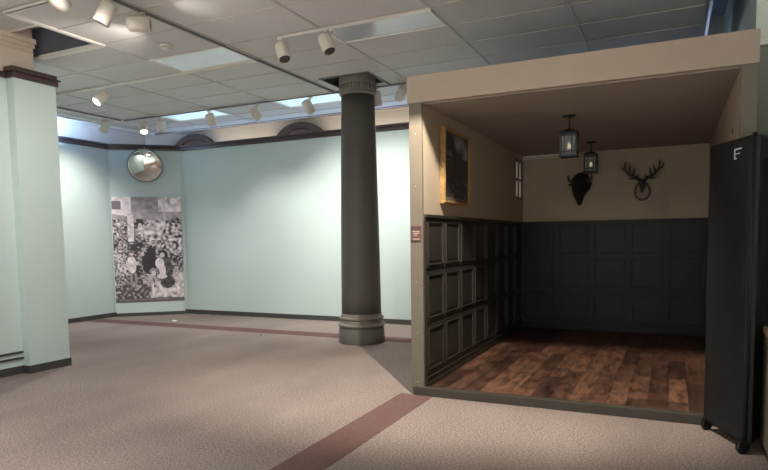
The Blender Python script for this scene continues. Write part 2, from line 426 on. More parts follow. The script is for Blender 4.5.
# free edges: dark angle at the far edge, white frame around the opening by the pillar
bars('trim_12', [((-9.92, 9.63, HC-.005), (.265, 9.67, HC+.035)), ((.25, 5.73, HC-.03), (.28, 9.65, HC+.06))], 'gridd')
bars('trim_13', [((-5.96, 3.95, HC-.012), (-5.91, 5.08, HC+.03)), ((-7.0, 5.04, HC-.012), (-5.95, 5.10, HC+.03)), ((-9.93, 5.1, HC-.01), (-9.88, 9.65, HC+.03))], 'gridw')
# hole frame round the column, with an added dark collar against leaking blue light
bars('trim_14', [((hole[0]-.03, hole[1]-.03, HC-.004), (hole[2]+.03, hole[1], HC+.03)), ((hole[2], hole[1], HC-.004), (hole[2]+.03, hole[3]+.03, HC+.03)), ((hole[0]-.03, hole[1], HC-.004), (hole[0], hole[3]+.03, HC+.03)),
    ((hole[0]-.03, hole[3], HC+.03), (hole[2]+.03, hole[3]+.03, 4.3)), ((hole[0]-.03, hole[1], HC+.03), (hole[0], hole[3], 4.3)), ((hole[2], hole[1], HC+.03), (hole[2]+.03, hole[3], 4.3)), ((hole[0], hole[1]-.03, HC+.03), (hole[2], hole[1], 4.3))], 'col')
# raised tile strip and void beside the pillar, plenum deck above all
boxes('ceiling_raised', [((-7.02, -3.6, 4.0), (-5.93, 4.66, 4.02))], 'tile', kind=ST)
boxes('trim_15', [((-7.0, 4.66, 3.99), (-5.95, 4.69, 4.03)), ((-7.0, 4.12, 3.992), (-5.95, 4.14, 4.0))], 'gridw', kind=ST)
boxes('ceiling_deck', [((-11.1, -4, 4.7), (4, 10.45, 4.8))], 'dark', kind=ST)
boxes('trim_16', [((-7.0, 4.86, 4.08), (-5.2, 4.90, 4.13))], 'metal', kind=ST)
boxes('trim_17', [((.30, 5.9, 4.15), (.36, 10.2, 4.5))], 'metal', kind=ST)

# recessed ceiling light panels
lab = {'lens': 'pale recessed ceiling light panel behind the round smoke detector',
       'lensb': 'bluish grey recessed ceiling light panel beside the two drum spotlights near the column',
       'lensc': None}
for x0, x1, y0, y1, k in cells:
    L_ = lab[k] or ('bright cyan ceiling light panel over the back wall, next to the column' if x0 > -7 else 'bright cyan ceiling light panel in the far corner above the round mirror')
    t = thing('ceiling_light', L_, 'ceiling light', ((x0+x1)/2, (y0+y1)/2, HC), 0, 'recessed ceiling light panels')
    hx, hy = (x1-x0)/2-.004, (y1-y0)/2-.004
    if k == 'lensb': hy -= .03
    boxes('frame', [((-hx, -hy, -.006), (hx, -hy+.025, .03)), ((-hx, hy-.025, -.006), (hx, hy, .03)), ((-hx, -hy+.025, -.006), (-hx+.025, hy-.025, .03)), ((hx-.025, -hy+.025, -.006), (hx, hy-.025, .03))], 'gridw', t)
    boxes('lens', [((-hx+.025, -hy+.025, .004), (hx-.025, hy-.025, .02))], k, t)

# smoke detector
t = thing('smoke_detector', 'small round white smoke detector on the ceiling tiles', 'smoke detector', (-5.32, 5.42, HC+.008))
bm = bmesh.new(); lathe(bm, [(.075, 0), (.08, -.01), (.075, -.025)], 32); obj('base', bm, 'white', t)
bm = bmesh.new(); lathe(bm, [(.055, -.025), (.055, -.04), (.042, -.052), (.01, -.056)], 32); obj('sensor_cap', bm, 'white', t)

# ------------------------------------------------------------------ lighting tracks
def track(name, p, q, label, m='track', wd=.013):
    p, q = Vector(p), Vector(q); d = (q-p).normalized(); n = Vector((-d.y, d.x, 0))
    t = thing(name, label, 'track', ((p.x+q.x)/2, (p.y+q.y)/2, HC), math.atan2(d.y, d.x), 'ceiling lighting tracks')
    Lh = (q-p).length/2
    boxes('rail', [((-Lh, -wd, -.022), (Lh, -wd+.006, 0)), ((-Lh, wd-.006, -.022), (Lh, wd, 0)), ((-Lh, -wd+.006, -.010), (Lh, wd-.006, 0))], m, t)
    boxes('conductor', [((-Lh+.01, -wd+.007, -.018), (Lh-.01, wd-.007, -.0105))], 'gridd' if m == 'track' else 'lampdark', t)
    boxes('end_cap', [((-Lh-.01, -wd-.001, -.023), (-Lh, wd+.001, 0))], m, t)
    boxes('end_cap', [((Lh, -wd-.001, -.023), (Lh+.01, wd+.001, 0))], m, t)
track('lighting_track', (-4.0, 5.76, 0), (-2.2, 5.76, 0), 'short white lighting track carrying the two drum spotlights ahead of the column')
track('lighting_track', (-9.2, 8.26, 0), (-2.2, 8.26, 0), 'long shade-grey lighting track along the back wall, nearest the arched windows', 'gridd')  # rail coloured grey to stand in for the shadow on it
track('lighting_track', (-4.72, 2.5, 0), (-4.72, 8.2, 0), 'long grey-edged lighting track running from the viewer towards the column', 'gridd')
track('lighting_track', (-8.6, 6.36, 0), (-4.76, 6.36, 0), 'thin white lighting track with the lit spotlight in front of the mirror corner')
track('lighting_track', (-9.24, 5.2, 0), (-9.24, 8.2, 0), 'shade-grey lighting track along the left wall behind the mint pillar', 'gridd')  # grey colour puts the shade into this rail too
track('lighting_track', (-5.9, 3.92, 0), (-4.77, 3.92, 0), 'white lighting track at the top left, nearest the pillar', wd=.024)

def track_light(x, y, body, aimv, label, lit=False, L=.20, R=.073, e=0, ang=105, zt=HC-.022):
    """body = centre of the drum, aimv = direction of its open end"""
    d = Vector(aimv).normalized()
    t = thing('track_spotlight', label, 'spotlight', (x, y, zt), 0, 'drum spotlights on the ceiling tracks')
    c = Vector(body)-Vector((x, y, zt))
    bm = bmesh.new(); box(bm, (-.035, -.014, -.022), (.035, .014, 0)); obj('adapter', bm, 'lamp', t)
    top = c-d*L*.18-Vector((0, 0, 0))
    bm = bmesh.new(); tube(bm, [(0, 0, -.02), (top.x*.15, top.y*.15, -.05), (top.x, top.y, top.z+R*.6), (top.x, top.y, top.z)], .011, 8); obj('stem', bm, 'lamp', t)
    bm = bmesh.new()
    prof = [(R*.55, -L/2-.012), (R*.93, -L/2), (R, -L/2+.012), (R, L/2), (R-.007, L/2), (R-.012, L/2-.014), (.012, L/2-.016)]
    lathe(bm, prof, 32)
    o = obj('housing', bm, 'lamp', t)
    q = d.to_track_quat('Z', 'Y'); o.rotation_euler = q.to_euler(); o.location = c
    bm = bmesh.new(); lathe(bm, [(R-.013, L/2-.013), (R-.013, L/2-.008), (.01, L/2-.006)], 32)
    o2 = obj('bulb_face', bm, 'glow' if lit else 'lampdark', o)
    if e:
        s = spot('spot_glow', Vector(body)+d*(L/2+.01), d, e, ang, .8, (1, .95, .87), .05)
TL = [
 # x, y(on track), drum centre, aim, label, lit, energy
 (-4.72, 3.75, (-4.84, 3.68, 3.66), (-.10, .75, -.55), 'drum spotlight cut by the top edge of the photo, leftmost near track', False, 0),
 (-4.72, 4.12, (-4.69, 4.05, 3.62), (-.35, -.25, -.85), 'large drum spotlight tilted down, at the top left beside the near track', False, 0),
 (-4.72, 4.50, (-4.58, 4.34, 3.60), (.72, .55, .0), 'drum spotlight lying level with its round back turned to the viewer', False, 3),
 (-7.45, 6.36, (-7.42, 6.26, 3.61), (-.15, -.70, -.70), 'lit drum spotlight whose glowing face points down in front of the mirror corner', True, 60),
 (-9.24, 7.92, (-9.18, 7.80, 3.61), (-.55, .0, -.75), 'drum spotlight over the left wall, left of the mirror corner', False, 45),
 (-9.24, 6.72, (-9.12, 6.72, 3.61), (-.55, .15, -.75), 'drum spotlight half hidden behind the mint pillar', False, 45),
 (-8.85, 8.26, (-8.72, 8.25, 3.615), (.35, -.25, -.7), 'glowing drum spotlight, left one of the pair above the round mirror', True, 30),
 (-8.33, 8.26, (-8.30, 8.26, 3.60), (-.15, .12, -.95), 'upright drum spotlight, right one of the pair above the round mirror', False, 30),
 (-7.20, 8.26, (-7.12, 8.22, 3.60), (.15, .35, -.9), 'drum spotlight above the left arched window', False, 55),
 (-6.17, 8.26, (-6.15, 8.18, 3.60), (.35, .5, -.75), 'drum spotlight just left of the right arched window', False, 55),
 (-5.16, 8.26, (-5.14, 8.17, 3.60), (.25, .55, -.8), 'drum spotlight above the right arched window beside the column', False, 55),
 (-3.97, 5.76, (-3.90, 5.70, 3.60), (.40, -.25, -.9), 'left one of two large drum spotlights hanging ahead of the column', False, 30),
 (-3.31, 5.76, (-3.33, 5.68, 3.60), (.42, -.15, -.85), 'right one of two large drum spotlights hanging ahead of the column', False, 25),
 (-4.02, 8.26, (-4.00, 8.24, 3.61), (.05, .3, -.9), 'drum spotlight showing just behind the column capital', False, 40),
 (-3.62, 8.26, (-3.60, 8.24, 3.65), (-.55, .55, -.6), 'drum spotlight peeking out behind the corner of the tan header', False, 40),
]
for x, y, bd, am, lb, lit, e in TL: track_light(x, y, bd, am, lb, lit, e=e*3.2)

# unseen spotlight for left wall and carpet; added plate keeps light off the header
t = thing('track_spotlight', 'unseen drum spotlight with an added light-blocking plate above the front of the tan display room', 'spotlight', (-1.50, 4.30, HC-.01), 0, 'drum spotlights on the ceiling tracks')
bm = bmesh.new(); tube(bm, [(0, 0, 0), (0, 0, -.06)], .011, 8); obj('stem', bm, 'lamp', t)
bm = bmesh.new(); lathe(bm, [(.05, .10), (.07, .09), (.073, .07), (.073, -.02), (.068, -.02), (.066, .07), (.01, .075)], 32)
o = obj('housing', bm, 'lamp', t, loc=(0, .10, -.16)); o.rotation_euler = (math.radians(35), 0, 0)
boxes('light_blocker', [((-.25, .35, -.3435), (.55, .353, -.02))], 'lampdark', t)  # added out-of-view plate, only blocks the spot from the header
boxes('blocker_arm', [((-.01, .0, -.07), (.01, .353, -.06))], 'lampdark', t)

# ------------------------------------------------------------------ column
CX, CYY = -4.22, 8.06
t = thing('support_column', 'tall dark taupe round column with a fluted capital and ringed base', 'column', (CX, CYY, 0))
bm = bmesh.new(); lathe(bm, [(.343, 0), (.346, .01), (.343, .21), (.332, .225)], 64); obj('plinth', bm, 'col', t)
bm = bmesh.new()
def torus_prof(r, z0, z1, n=8): return [(r+ (z1-z0)/2*math.sin(math.pi*k/n), z0+(z1-z0)*k/n) for k in range(n+1)]
lathe(bm, [(.32, .225)]+torus_prof(.314, .227, .315)+[(.318, .318), (.316, .335)]+torus_prof(.306, .34, .405)+[(.308, .41), (.303, .425), (.299, .44)], 64)
obj('base_rings', bm, 'colb', t)
bm = bmesh.new()
lathe(bm, [(.298-.0255*k*k/100-.0295*k/10, .44+(3.64-.44)*k/10) for k in range(11)], 64); obj('shaft', bm, 'col', t)
bm = bmesh.new()
lathe(bm, [(.246, 3.635), (.266, 3.645), (.27, 3.665), (.256, 3.675), (.254, 3.69), (.258, 3.79), (.268, 3.80), (.274, 3.82), (.274, 4.2)], 64)
cp = obj('capital', bm, 'capital', t)
bm = bmesh.new()
for k in range(30):
    a = 2*math.pi*k/30
    c = Vector((.257*math.cos(a), .257*math.sin(a), 0))
    tube(bm, [(c.x, c.y, 3.695), (c.x, c.y, 3.72), (c.x*1.02, c.y*1.02, 3.785)], [.008, .014, .014], 8)
obj('fluting', bm, 'capital', cp)

# ------------------------------------------------------------------ display room (freestanding booth)
X0, X1, Y0, Y1 = -2.32, .565, 5.485, 9.92
XI, XR, YI, ZC = -2.19, .45, 9.85, 2.83
R_ = thing('display_room', 'freestanding tan three-sided display room with dark panelling and plank floor', 'display room', (X0, Y0, 0))
def rb(name, bl, m, bevel=0, parent=None, **kw):
    off = Vector((X0, Y0, 0))
    return boxes(name, [(tuple(Vector(a)-off), tuple(Vector(b_)-off)) for a, b_ in bl], m, parent or R_, bevel, **kw)
WY0, WY1, WZ0, WZ1 = 9.27, 9.80, 2.13, 2.74
rb('left_wall', [((X0, Y0+.04, 0), (XI-.012, WY0, ZC)), ((X0, WY1, 0), (XI-.012, Y1, ZC)), ((X0, WY0, 0), (XI-.012, WY1, WZ0)), ((X0, WY0, WZ1), (XI-.012, WY1, ZC))], 'booth')
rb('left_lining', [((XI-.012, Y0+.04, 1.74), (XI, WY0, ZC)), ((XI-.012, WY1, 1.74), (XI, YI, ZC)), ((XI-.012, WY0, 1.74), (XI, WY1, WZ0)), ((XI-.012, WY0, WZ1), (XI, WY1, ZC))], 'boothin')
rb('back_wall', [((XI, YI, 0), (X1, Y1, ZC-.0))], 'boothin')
rb('right_wall', [((XR+.012, Y0+.04, 0), (X1, YI, ZC))], 'booth')
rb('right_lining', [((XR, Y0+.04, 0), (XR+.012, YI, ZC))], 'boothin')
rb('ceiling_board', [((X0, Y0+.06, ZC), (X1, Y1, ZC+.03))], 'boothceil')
rb('header', [((X0-.012, Y0-.01, 2.84), (X1+.005, Y0+.055, 3.092))], 'booth', .002)
rb('header_return', [((X0, Y0+.055, 2.86), (X0+.04, Y1, 2.98))], 'booth')
rb('corner_post', [((X0, Y0, 0.03), (XI, Y0+.04, 2.84))], 'post', .003)
rb('corner_post', [((XR, Y0, 0.0), (X1, Y0+.04, 2.84))], 'post', .003)
rb('sill', [((X0+.03, Y0-.03, 0), (X1, Y0+.05, .082))], 'sill', .004)
rb('plank_floor', [((XI-.01, Y0+.05, .04), (XR+.01, YI, .075))], 'planks')
# screws on the corner post
bm = bmesh.new()
for z in (.12, .62, 1.1, 1.45, 2.0, 2.5):
    lathe(bm, [(.006, 0), (.005, .002)], 10, (0, 0, 0))
    for v in bm.verts[-20:] if False else []: pass
bm.free()
# wainscot: panels on a 0.527 pitch, rows 0.527
def wains(prefix, along, fixed, a0, n, sgn, m, pitch=.5275, zt=1.78):
    """along: 'Y' (left wall, fixed X, facing +X) or 'X' (back wall, fixed Y, facing -Y)"""
    rowz = [.185, .7, 1.23, 1.755]
    def P(u, h, z): return (fixed+h, u, z) if along == 'Y' else (u, fixed-h, z)
    def bx(bl, u0, u1, h0, h1, z0, z1): bl.append((P(u0, h0, z0), P(u1, h1, z1)))
    bl = []; bx(bl, a0, a0+n*pitch, 0, .008, .075, zt)
    back = rb(prefix+'_wainscot', bl, m)
    off = Vector((X0, Y0, 0))
    bl = []
    bx(bl, a0, a0+n*pitch, .008, .034, zt-.03, zt); bx(bl, a0, a0+n*pitch, .008, .022, .075, .17)
    bx(bl, a0, a0+n*pitch, .008, .03, .075, .105)
    bx(bl, a0, a0+n*pitch, .022, .028, .155, .17)
    rb('rail', bl, m, .002, back)
    for r in range(3):
        for c in range(n):
            u0, u1 = a0+c*pitch+.012, a0+(c+1)*pitch-.012
            z0, z1 = rowz[r]+.014, rowz[r+1]-.014
            bl = []
            # outer frame
            fw = .032
            bx(bl, u0, u1, .008, .015, z0, z0+fw); bx(bl, u0, u1, .008, .015, z1-fw, z1)
            bx(bl, u0, u0+fw, .008, .015, z0+fw, z1-fw); bx(bl, u1-fw, u1, .008, .015, z0+fw, z1-fw)
            # inner raised bead
            g = fw+.002; bw = .012
            bx(bl, u0+g, u1-g, .008, .026, z0+g, z0+g+bw); bx(bl, u0+g, u1-g, .008, .026, z1-g-bw, z1-g)
            bx(bl, u0+g, u0+g+bw, .008, .026, z0+g+bw, z1-g-bw); bx(bl, u1-g-bw, u1-g, .008, .026, z0+g+bw, z1-g-bw)
            # field
            bx(bl, u0+g+bw+.03, u1-g-bw-.03, .008, .014, z0+g+bw+.03, z1-g-bw-.03)
            rb('panel', bl, m, .002, back)
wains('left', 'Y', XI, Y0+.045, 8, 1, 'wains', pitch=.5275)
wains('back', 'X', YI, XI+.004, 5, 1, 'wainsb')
# small window in the left wall
wf = rb('window_frame', [((XI-.10, WY0, WZ0), (XI+.012, WY0+.045, WZ1)), ((XI-.10, WY1-.03, WZ0), (XI+.012, WY1, WZ1)), ((XI-.10, WY0+.045, WZ0), (XI+.012, WY1-.03, WZ0+.035)), ((XI-.10, WY0+.045, WZ1-.03), (XI+.012, WY1-.03, WZ1)),
     ((XI-.017, WY0+.045, 2.42), (XI+.004, WY1-.03, 2.45)), ((XI-.017, WY0+.27, WZ0+.035), (XI+.004, WY0+.295, WZ1-.03))], 'brownwood', .002)
rb('pane', [((XI-.022, WY0+.045, WZ0+.035), (XI-.018, WY1-.03, WZ1-.03))], 'winglass', 0, wf)
rb('light_slit_strip', [((XI, YI-.02, 2.80), (-1.52, YI, 2.828)), ((XI, YI-.03, 2.772), (-1.45, YI, 2.785))], 'pane')  # pale strip standing in for light through a slit under the ceiling
rb('cable_hole', [((XR-.004, 6.05, 2.40), (XR, 6.075, 2.45))], 'black')
rb('cable_hole', [((XR-.004, 6.42, 2.26), (XR, 6.445, 2.31))], 'black')
# screw heads on the left post
scr = []
for z in (.13, .62, 1.12, 2.05, 2.55):
    scr.append(((X0+.06, Y0-.003, z-.003), (X0+.066, Y0, z+.003)))
rb('screw_heads', scr, 'white')

# plaque on the post
t = thing('post_sign', 'small maroon sign with pale lettering on the front left post', 'sign', (-2.254, Y0-.001, 1.595))
boxes('plate', [((-.055, -.008, -.075), (.055, 0, .075))], 'plaque', t, .002)
for i, (w0, w1) in enumerate(((-.035, .035), (-.03, .036), (-.026, .012), (-.034, .034))):
    z = .02-.018*i-(.022 if i == 3 else 0)
    boxes('text_line', [((w0, -.0092, z-.003), (w1, -.008, z+.003))], 'plaqtext', t)
boxes('heading_band', [((-.052, -.009, .04), (.052, -.008, .058))], 'mauve', t)

# ------------------------------------------------------------------ painted / printed pictures
def picture(name, W, Hh, nx, nz, fn, m, parent, y=-.001):
    me = bpy.data.meshes.new(name); vs, fs = [], []
    for j in range(nz+1):
        for i in range(nx+1): vs.append((-W/2+W*i/nx, y, Hh*j/nz))
    for j in range(nz):
        for i in range(nx):
            a = j*(nx+1)+i; fs.append((a, a+1, a+nx+2, a+nx+1))
    me.from_pydata(vs, [], fs)
    ca = me.color_attributes.new('ink', 'FLOAT_COLOR', 'CORNER')
    k = 0
    for j in range(nz):
        for i in range(nx):
            c = fn((i+.5)/nx, (j+.5)/nz)
            for q in range(4): ca.data[k].color = (*c, 1); k += 1
    me.materials.append(M[m])
    o = bpy.data.objects.new(name, me); C.objects.link(o); o.parent = parent
    return o
from mathutils import noise as mn
def n2(u, v, s, o=0): return mn.noise(Vector((u*s, v*s, o)))          # about -1..1
def inell(u, v, cu, cv, ru, rv, a=0):
    du, dv = u-cu, v-cv; c, s = math.cos(a), math.sin(a)
    x, y = c*du+s*dv, -s*du+c*dv
    return (x/ru)**2+(y/rv)**2 < 1
def photo(u, v):
    asp = 1.6; V = v*asp
    def N(f, o=0): return n2(u+.013, V+.027, f, o)
    # foliage: clumps with bright speckle
    g = .29+.28*N(16)+.55*N(34, 3)+.40*N(5, 5)
    if u < .5 and v < .55: g -= .05
    if v > .78+.05*N(6, 2):
        g = .42+.18*N(14)
        if u < .27 and v > .84-.1*u: g = .75+.25*N(11)
        if u < .13 and .88 < v < .96: g = .22
        if .27 < u < .70 and v > .88-.06*abs(u-.45): g = .36+.12*N(16)
        if u > .66 and v > .86: g = .72+.5*N(15)
    if .21 < u < .30 and .58 < v < .84: g = .62+.35*N(17)
    if .34 < u < .44 and .70 < v < .79: g = .09
    if .74 < u < .76 and v > .60: g = .60
    d1 = math.hypot((u-.60)/.19, (v-.68)/.10)
    if d1 < 1+.5*N(9, 4): g = .55+.8*N(17, 6)
    d2 = math.hypot((u-.86)/.17, (v-.60)/.16)
    if d2 < 1+.3*N(9, 7): g = .42+.9*N(22, 2)
    e = .015*N(20, 1)
    if inell(u+e, v, .51, .37, .115, .105) or inell(u+e, v, .53, .46, .07, .065) or inell(u, v, .53, .51, .03, .03): g = .045+.03*N(20)
    if v < .20 and u > .62-(.2-v)*.8+.05*N(9): g = .62+.5*N(17)
    if v < .28 and u > .88+.04*N(9): g = .62+.4*N(20)
    # left child: hat, face, pale dress, dark legs
    if inell(u, v, .245, .39, .062, .05) or inell(u, v, .25, .325, .06, .045): g = .72+.35*N(16)
    if inell(u, v, .19, .355, .025, .05, .4) or inell(u, v, .31, .37, .05, .018, .2): g = .60
    if inell(u, v, .25, .465, .03, .022): g = .55
    if inell(u, v, .25, .485, .06, .013): g = .20
    if inell(u, v, .30, .215, .02, .075) or inell(u, v, .235, .22, .018, .07): g = .32
    # right child: dark hair, pale face and blouse, dark skirt
    if inell(u, v, .77, .33, .07, .11, .25): g = .14+.1*N(16)
    if inell(u, v, .655, .365, .065, .055, -.3) or inell(u, v, .69, .30, .05, .055): g = .78+.25*N(14)
    if inell(u, v, .70, .475, .065, .022) or inell(u, v, .745, .45, .03, .035): g = .06
    if inell(u, v, .695, .447, .034, .024): g = .62
    if inell(u, v, .76, .19, .11, .06): g = .12+.08*N(14)
    if inell(u, v, .68, .245, .075, .024): g = .70
    # middle child sitting in front, legs stretched
    if inell(u, v, .555, .295, .055, .03): g = .34
    if inell(u, v, .56, .272, .03, .025): g = .66
    if inell(u, v, .545, .205, .07, .048, .2): g = .50+.3*N(14)
    if inell(u, v, .56, .205, .012, .03, .5): g = .15
    if inell(u, v, .545, .115, .018, .06, .1) or inell(u, v, .66, .13, .018, .06, .45): g = .80
    if u < .5+.05*N(10) and v < .15+.05*N(8): g = .12+.75*max(0, N(24, 9))
    if v < .04: g = .16+(.18 if abs(v-.024) < .004 and .05 < u < .8 and N(45) > -.1 else 0)
    g = max(.03, min(.92, g))
    g = max(.03, min(.92, (g-.4)*1.15+.4))
    return (g*1.0, g*.88, g*.92)
def oil(u, v):
    g = .03+.03*(n2(u, v*.8, 5)+1)/2
    c = [g*.9, g*.95, g*1.2]
    if v > .55:
        k = max(0, n2(u, v, 4, 2)+.1)*.6
        if v > .68: c = [c[0]+k*.8, c[1]+k*.85, c[2]+k]
    if .35 < v < .62:
        k = .04+.06*max(0, n2(u, v, 6, 8)); c = [k*1.2, k*1.0, k*1.1]
    if v < .36:
        k = max(0, n2(u, v, 16, 4))*.5; c = [.03+k*.5, .03+k*.5, .035+k*.5]
    if v < .05: c = [.20, .15, .12]
    return c

# poster standing before the corner wall
pL, pR = Vector((-10.43, 8.935, 0)), Vector((-9.405, 9.825, 0))
d = (pR-pL).normalized(); PW = (pR-pL).length
pc = (pL+pR)/2
t = thing('poster_panel', 'tall sepia garden photograph on a mint backing panel, standing in the far corner', 'poster', (pc.x, pc.y, 0), math.atan2(d.y, d.x))
boxes('backing_board', [((-PW/2, 0, .012), (PW/2, .055, 2.48))], 'mint', t, .002)
boxes('plinth_strip', [((-PW/2, .003, 0), (PW/2, .05, .012))], 'skirting', t)
boxes('kick_strip', [((-PW/2, -.01, .0), (PW/2, 0, .07))], 'skirting', t)
pp = picture('photo_print', PW-.004, 2.20, 110, 178, photo, 'photo', t, -.002); pp.location = (0, 0, .285)
# hairline seams of the hung print stay in its mesh

# convex mirror
mc = Vector((-9.862, 9.325, 3.12))
t = thing('convex_mirror', 'round convex security mirror hung over the garden poster', 'mirror', mc, math.atan2(dAB.y, dAB.x))
tiltm = math.radians(14)
def face_local(bm, tilt): bmesh.ops.rotate(bm, verts=bm.verts, cent=(0, 0, 0), matrix=Matrix.Rotation(math.pi/2+tilt, 3, 'X'))
bm = bmesh.new()
RR, SAG = .335, .05
Rs = (RR*RR+SAG*SAG)/(2*SAG)
prof = [(RR*math.sin(0)+.0005, SAG)]+[(RR*k/14, math.sqrt(Rs*Rs-(RR*k/14)**2)-(Rs-SAG)) for k in range(1, 15)]+[(RR-.004, -.012)]
lathe(bm, prof, 64); face_local(bm, tiltm); obj('mirror_glass', bm, 'mirror', t)
bm = bmesh.new()
lathe(bm, [(RR-.002, -.016), (RR+.010, -.014), (RR+.012, .0), (RR+.008, .008), (RR+.001, .008), (RR-.002, .004)], 64); face_local(bm, tiltm); obj('rim', bm, 'gridd', t)
bm = bmesh.new(); tube(bm, [(0, .0, .33), (0, .02, .37), (0, .10, .385)], .007, 8); 
obj('bracket', bm, 'white', t)

# ------------------------------------------------------------------ framed painting in the booth
PWd, PH = .89, .79
t = thing('framed_painting', 'dark oil painting in a gilt frame on the booth left wall', 'painting', (XI, 6.42, 1.905), math.pi/2)
inner = bpy.data.objects
tl = .055
def wall_pic_parts():
    fwd = .036
    def bxs(u0, u1, z0, z1, y0, y1, bm): box(bm, (u0, y0, z0), (u1, y1, z1))
    bm = bmesh.new()
    for (u0, u1, z0, z1) in ((-PWd/2, PWd/2, 0, fwd), (-PWd/2, PWd/2, PH-fwd, PH), (-PWd/2, -PWd/2+fwd, fwd, PH-fwd), (PWd/2-fwd, PWd/2, fwd, PH-fwd)):
        bxs(u0, u1, z0, z1, -.045, 0, bm)
    g = .012
    for (u0, u1, z0, z1) in ((-PWd/2+.01, PWd/2-.01, .01, g+.01), (-PWd/2+.01, PWd/2-.01, PH-g-.01, PH-.01), (-PWd/2+.01, -PWd/2+g+.01, g+.01, PH-g-.01), (PWd/2-g-.01, PWd/2-.01, g+.01, PH-g-.01)):
        bxs(u0, u1, z0, z1, -.056, -.045, bm)
    f = obj('frame', bm, 'gold', t, .004)
    b_ = boxes('backing', [((-PWd/2+fwd, -.03, fwd), (PWd/2-fwd, -.0, PH-fwd))], 'black', t)
    c = picture('canvas', PWd-2*fwd, PH-2*fwd, 48, 36, oil, 'canvas', t, -.032); c.location = (0, 0, fwd)
wall_pic_parts()
t.rotation_euler = (math.radians(.4), 0, math.pi/2)
t.location.x = XI+.002

# ------------------------------------------------------------------ lanterns
def lantern(x, y, label, s=1.0, drop=.145, hgt=.295, wd=.158):
    t = thing('pendant_lantern', label, 'lantern', (x, y, ZC), 0, 'black pendant lanterns in the display room')
    bm = bmesh.new(); lathe(bm, [(.01, -.022), (.06, -.018), (.07, -.006), (.07, 0)], 32); obj('ceiling_plate', bm, 'iron', t)
    bm = bmesh.new(); lathe(bm, [(.008, -drop), (.008, -.02)], 12); lathe(bm, [(.014, -drop), (.014, -drop+.015)], 12); obj('rod', bm, 'iron', t)
    h = wd/2; zt, zb = -drop, -drop-hgt
    bm = bmesh.new()
    # pyramidal cap
    v = [bm.verts.new((sx*(h+.018), sy*(h+.018), zt-.035)) for sx, sy in ((-1, -1), (1, -1), (1, 1), (-1, 1))]
    u = [bm.verts.new((sx*.03, sy*.03, zt)) for sx, sy in ((-1, -1), (1, -1), (1, 1), (-1, 1))]
    w_ = [bm.verts.new((sx*(h+.018), sy*(h+.018), zt-.047)) for sx, sy in ((-1, -1), (1, -1), (1, 1), (-1, 1))]
    for k in range(4):
        bm.faces.new((v[k], v[(k+1) % 4], u[(k+1) % 4], u[k])); bm.faces.new((w_[k], w_[(k+1) % 4], v[(k+1) % 4], v[k]))
    bm.faces.new(u); bm.faces.new(w_[::-1]); obj('cap', bm, 'iron', t)
    bm = bmesh.new(); p = .009
    for sx in (-1, 1):
        for sy in (-1, 1): box(bm, (sx*h-p, sy*h-p, zb+.01), (sx*h+p, sy*h+p, zt-.047))
    for z0 in (zb+.012, zt-.075, zt-.06-.0):
        for sg in (-1, 1):
            box(bm, (-h+p, sg*h-.006, z0), (h-p, sg*h+.006, z0+.01)); box(bm, (sg*h-.006, -h+p, z0), (sg*h+.006, h-p, z0+.01))
    for sg in (-1, 1):
        box(bm, (-h+p, sg*h-.005, zb+.05), (h-p, sg*h+.005, zb+.058)); box(bm, (sg*h-.005, -h+p, zb+.05), (sg*h+.005, h-p, zb+.058))
        for q in (-.5, .5):
            box(bm, (q*h-.003, sg*h-.004, zb+.02), (q*h+.003, sg*h+.004, zt-.06)); box(bm, (sg*h-.004, q*h-.003, zb+.02), (sg*h+.004, q*h+.003, zt-.06))
    obj('cage', bm, 'iron', t)
    bm = bmesh.new(); box(bm, (-h-.016, -h-.016, zb), (h+.016, h+.016, zb+.012)); obj('base_plate', bm, 'iron', t)
    bm = bmesh.new()
    for sg in (-1, 1):
        box(bm, (-h+p, sg*(h-.012)-.0015, zb+.014), (h-p, sg*(h-.012)+.0015, zt-.05)); box(bm, (sg*(h-.012)-.0015, -h+.02, zb+.014), (sg*(h-.012)+.0015, h-.02, zt-.05))
    obj('glass', bm, 'lglass', t)
    bm = bmesh.new(); lathe(bm, [(.016, zb+.012), (.016, zb+.09)], 16); cd = obj('candle_socket', bm, 'pane', t)
    bm = bmesh.new(); lathe(bm, [(.006, zb+.09), (.017, zb+.105), (.016, zb+.125), (.003, zb+.155)], 16); obj('bulb', bm, 'bulb', cd)
lantern(-1.02, 6.80, 'black pendant lantern nearest the front of the display room, the larger-looking one')
lantern(-1.035, 8.85, 'black pendant lantern hanging further back, right of the front lantern', drop=.135, hgt=.285, wd=.155)

# ------------------------------------------------------------------ trophies
# bison head: one continuous skin body, horns as parts
def skin(name, pts, edges, radii, m, parent, lv=2, root=0):
    me = bpy.data.meshes.new(name); me.from_pydata(pts, edges, []); me.materials.append(M[m])
    o = bpy.data.objects.new(name, me); C.objects.link(o); o.parent = parent
    sk = o.modifiers.new('skin', 'SKIN'); sk.use_smooth_shade = True
    for i, r in enumerate(radii):
        v = me.skin_vertices[0].data[i]; v.radius = r if hasattr(r, '__len__') else (r, r); v.use_root = (i == root)
    sb = o.modifiers.new('sub', 'SUBSURF'); sb.levels = lv; sb.render_levels = lv
    return o
t = thing('mounted_bison_head', 'black bison head with short horns on the booth back wall', 'animal head', (-1.29, YI, 2.27))
pts = [(0, -.03, .10), (0, -.12, .09), (0, -.22, .04), (0, -.29, -.06), (0, -.31, -.15), (0, -.24, -.12), (0, -.20, -.20), (0, -.18, -.27)]
hd = skin('head', pts, [(0, 1), (1, 2), (2, 3), (3, 4), (2, 5), (5, 6), (6, 7)], [.13, .145, .13, .085, .05, .075, .055, .018], 'fur', t)
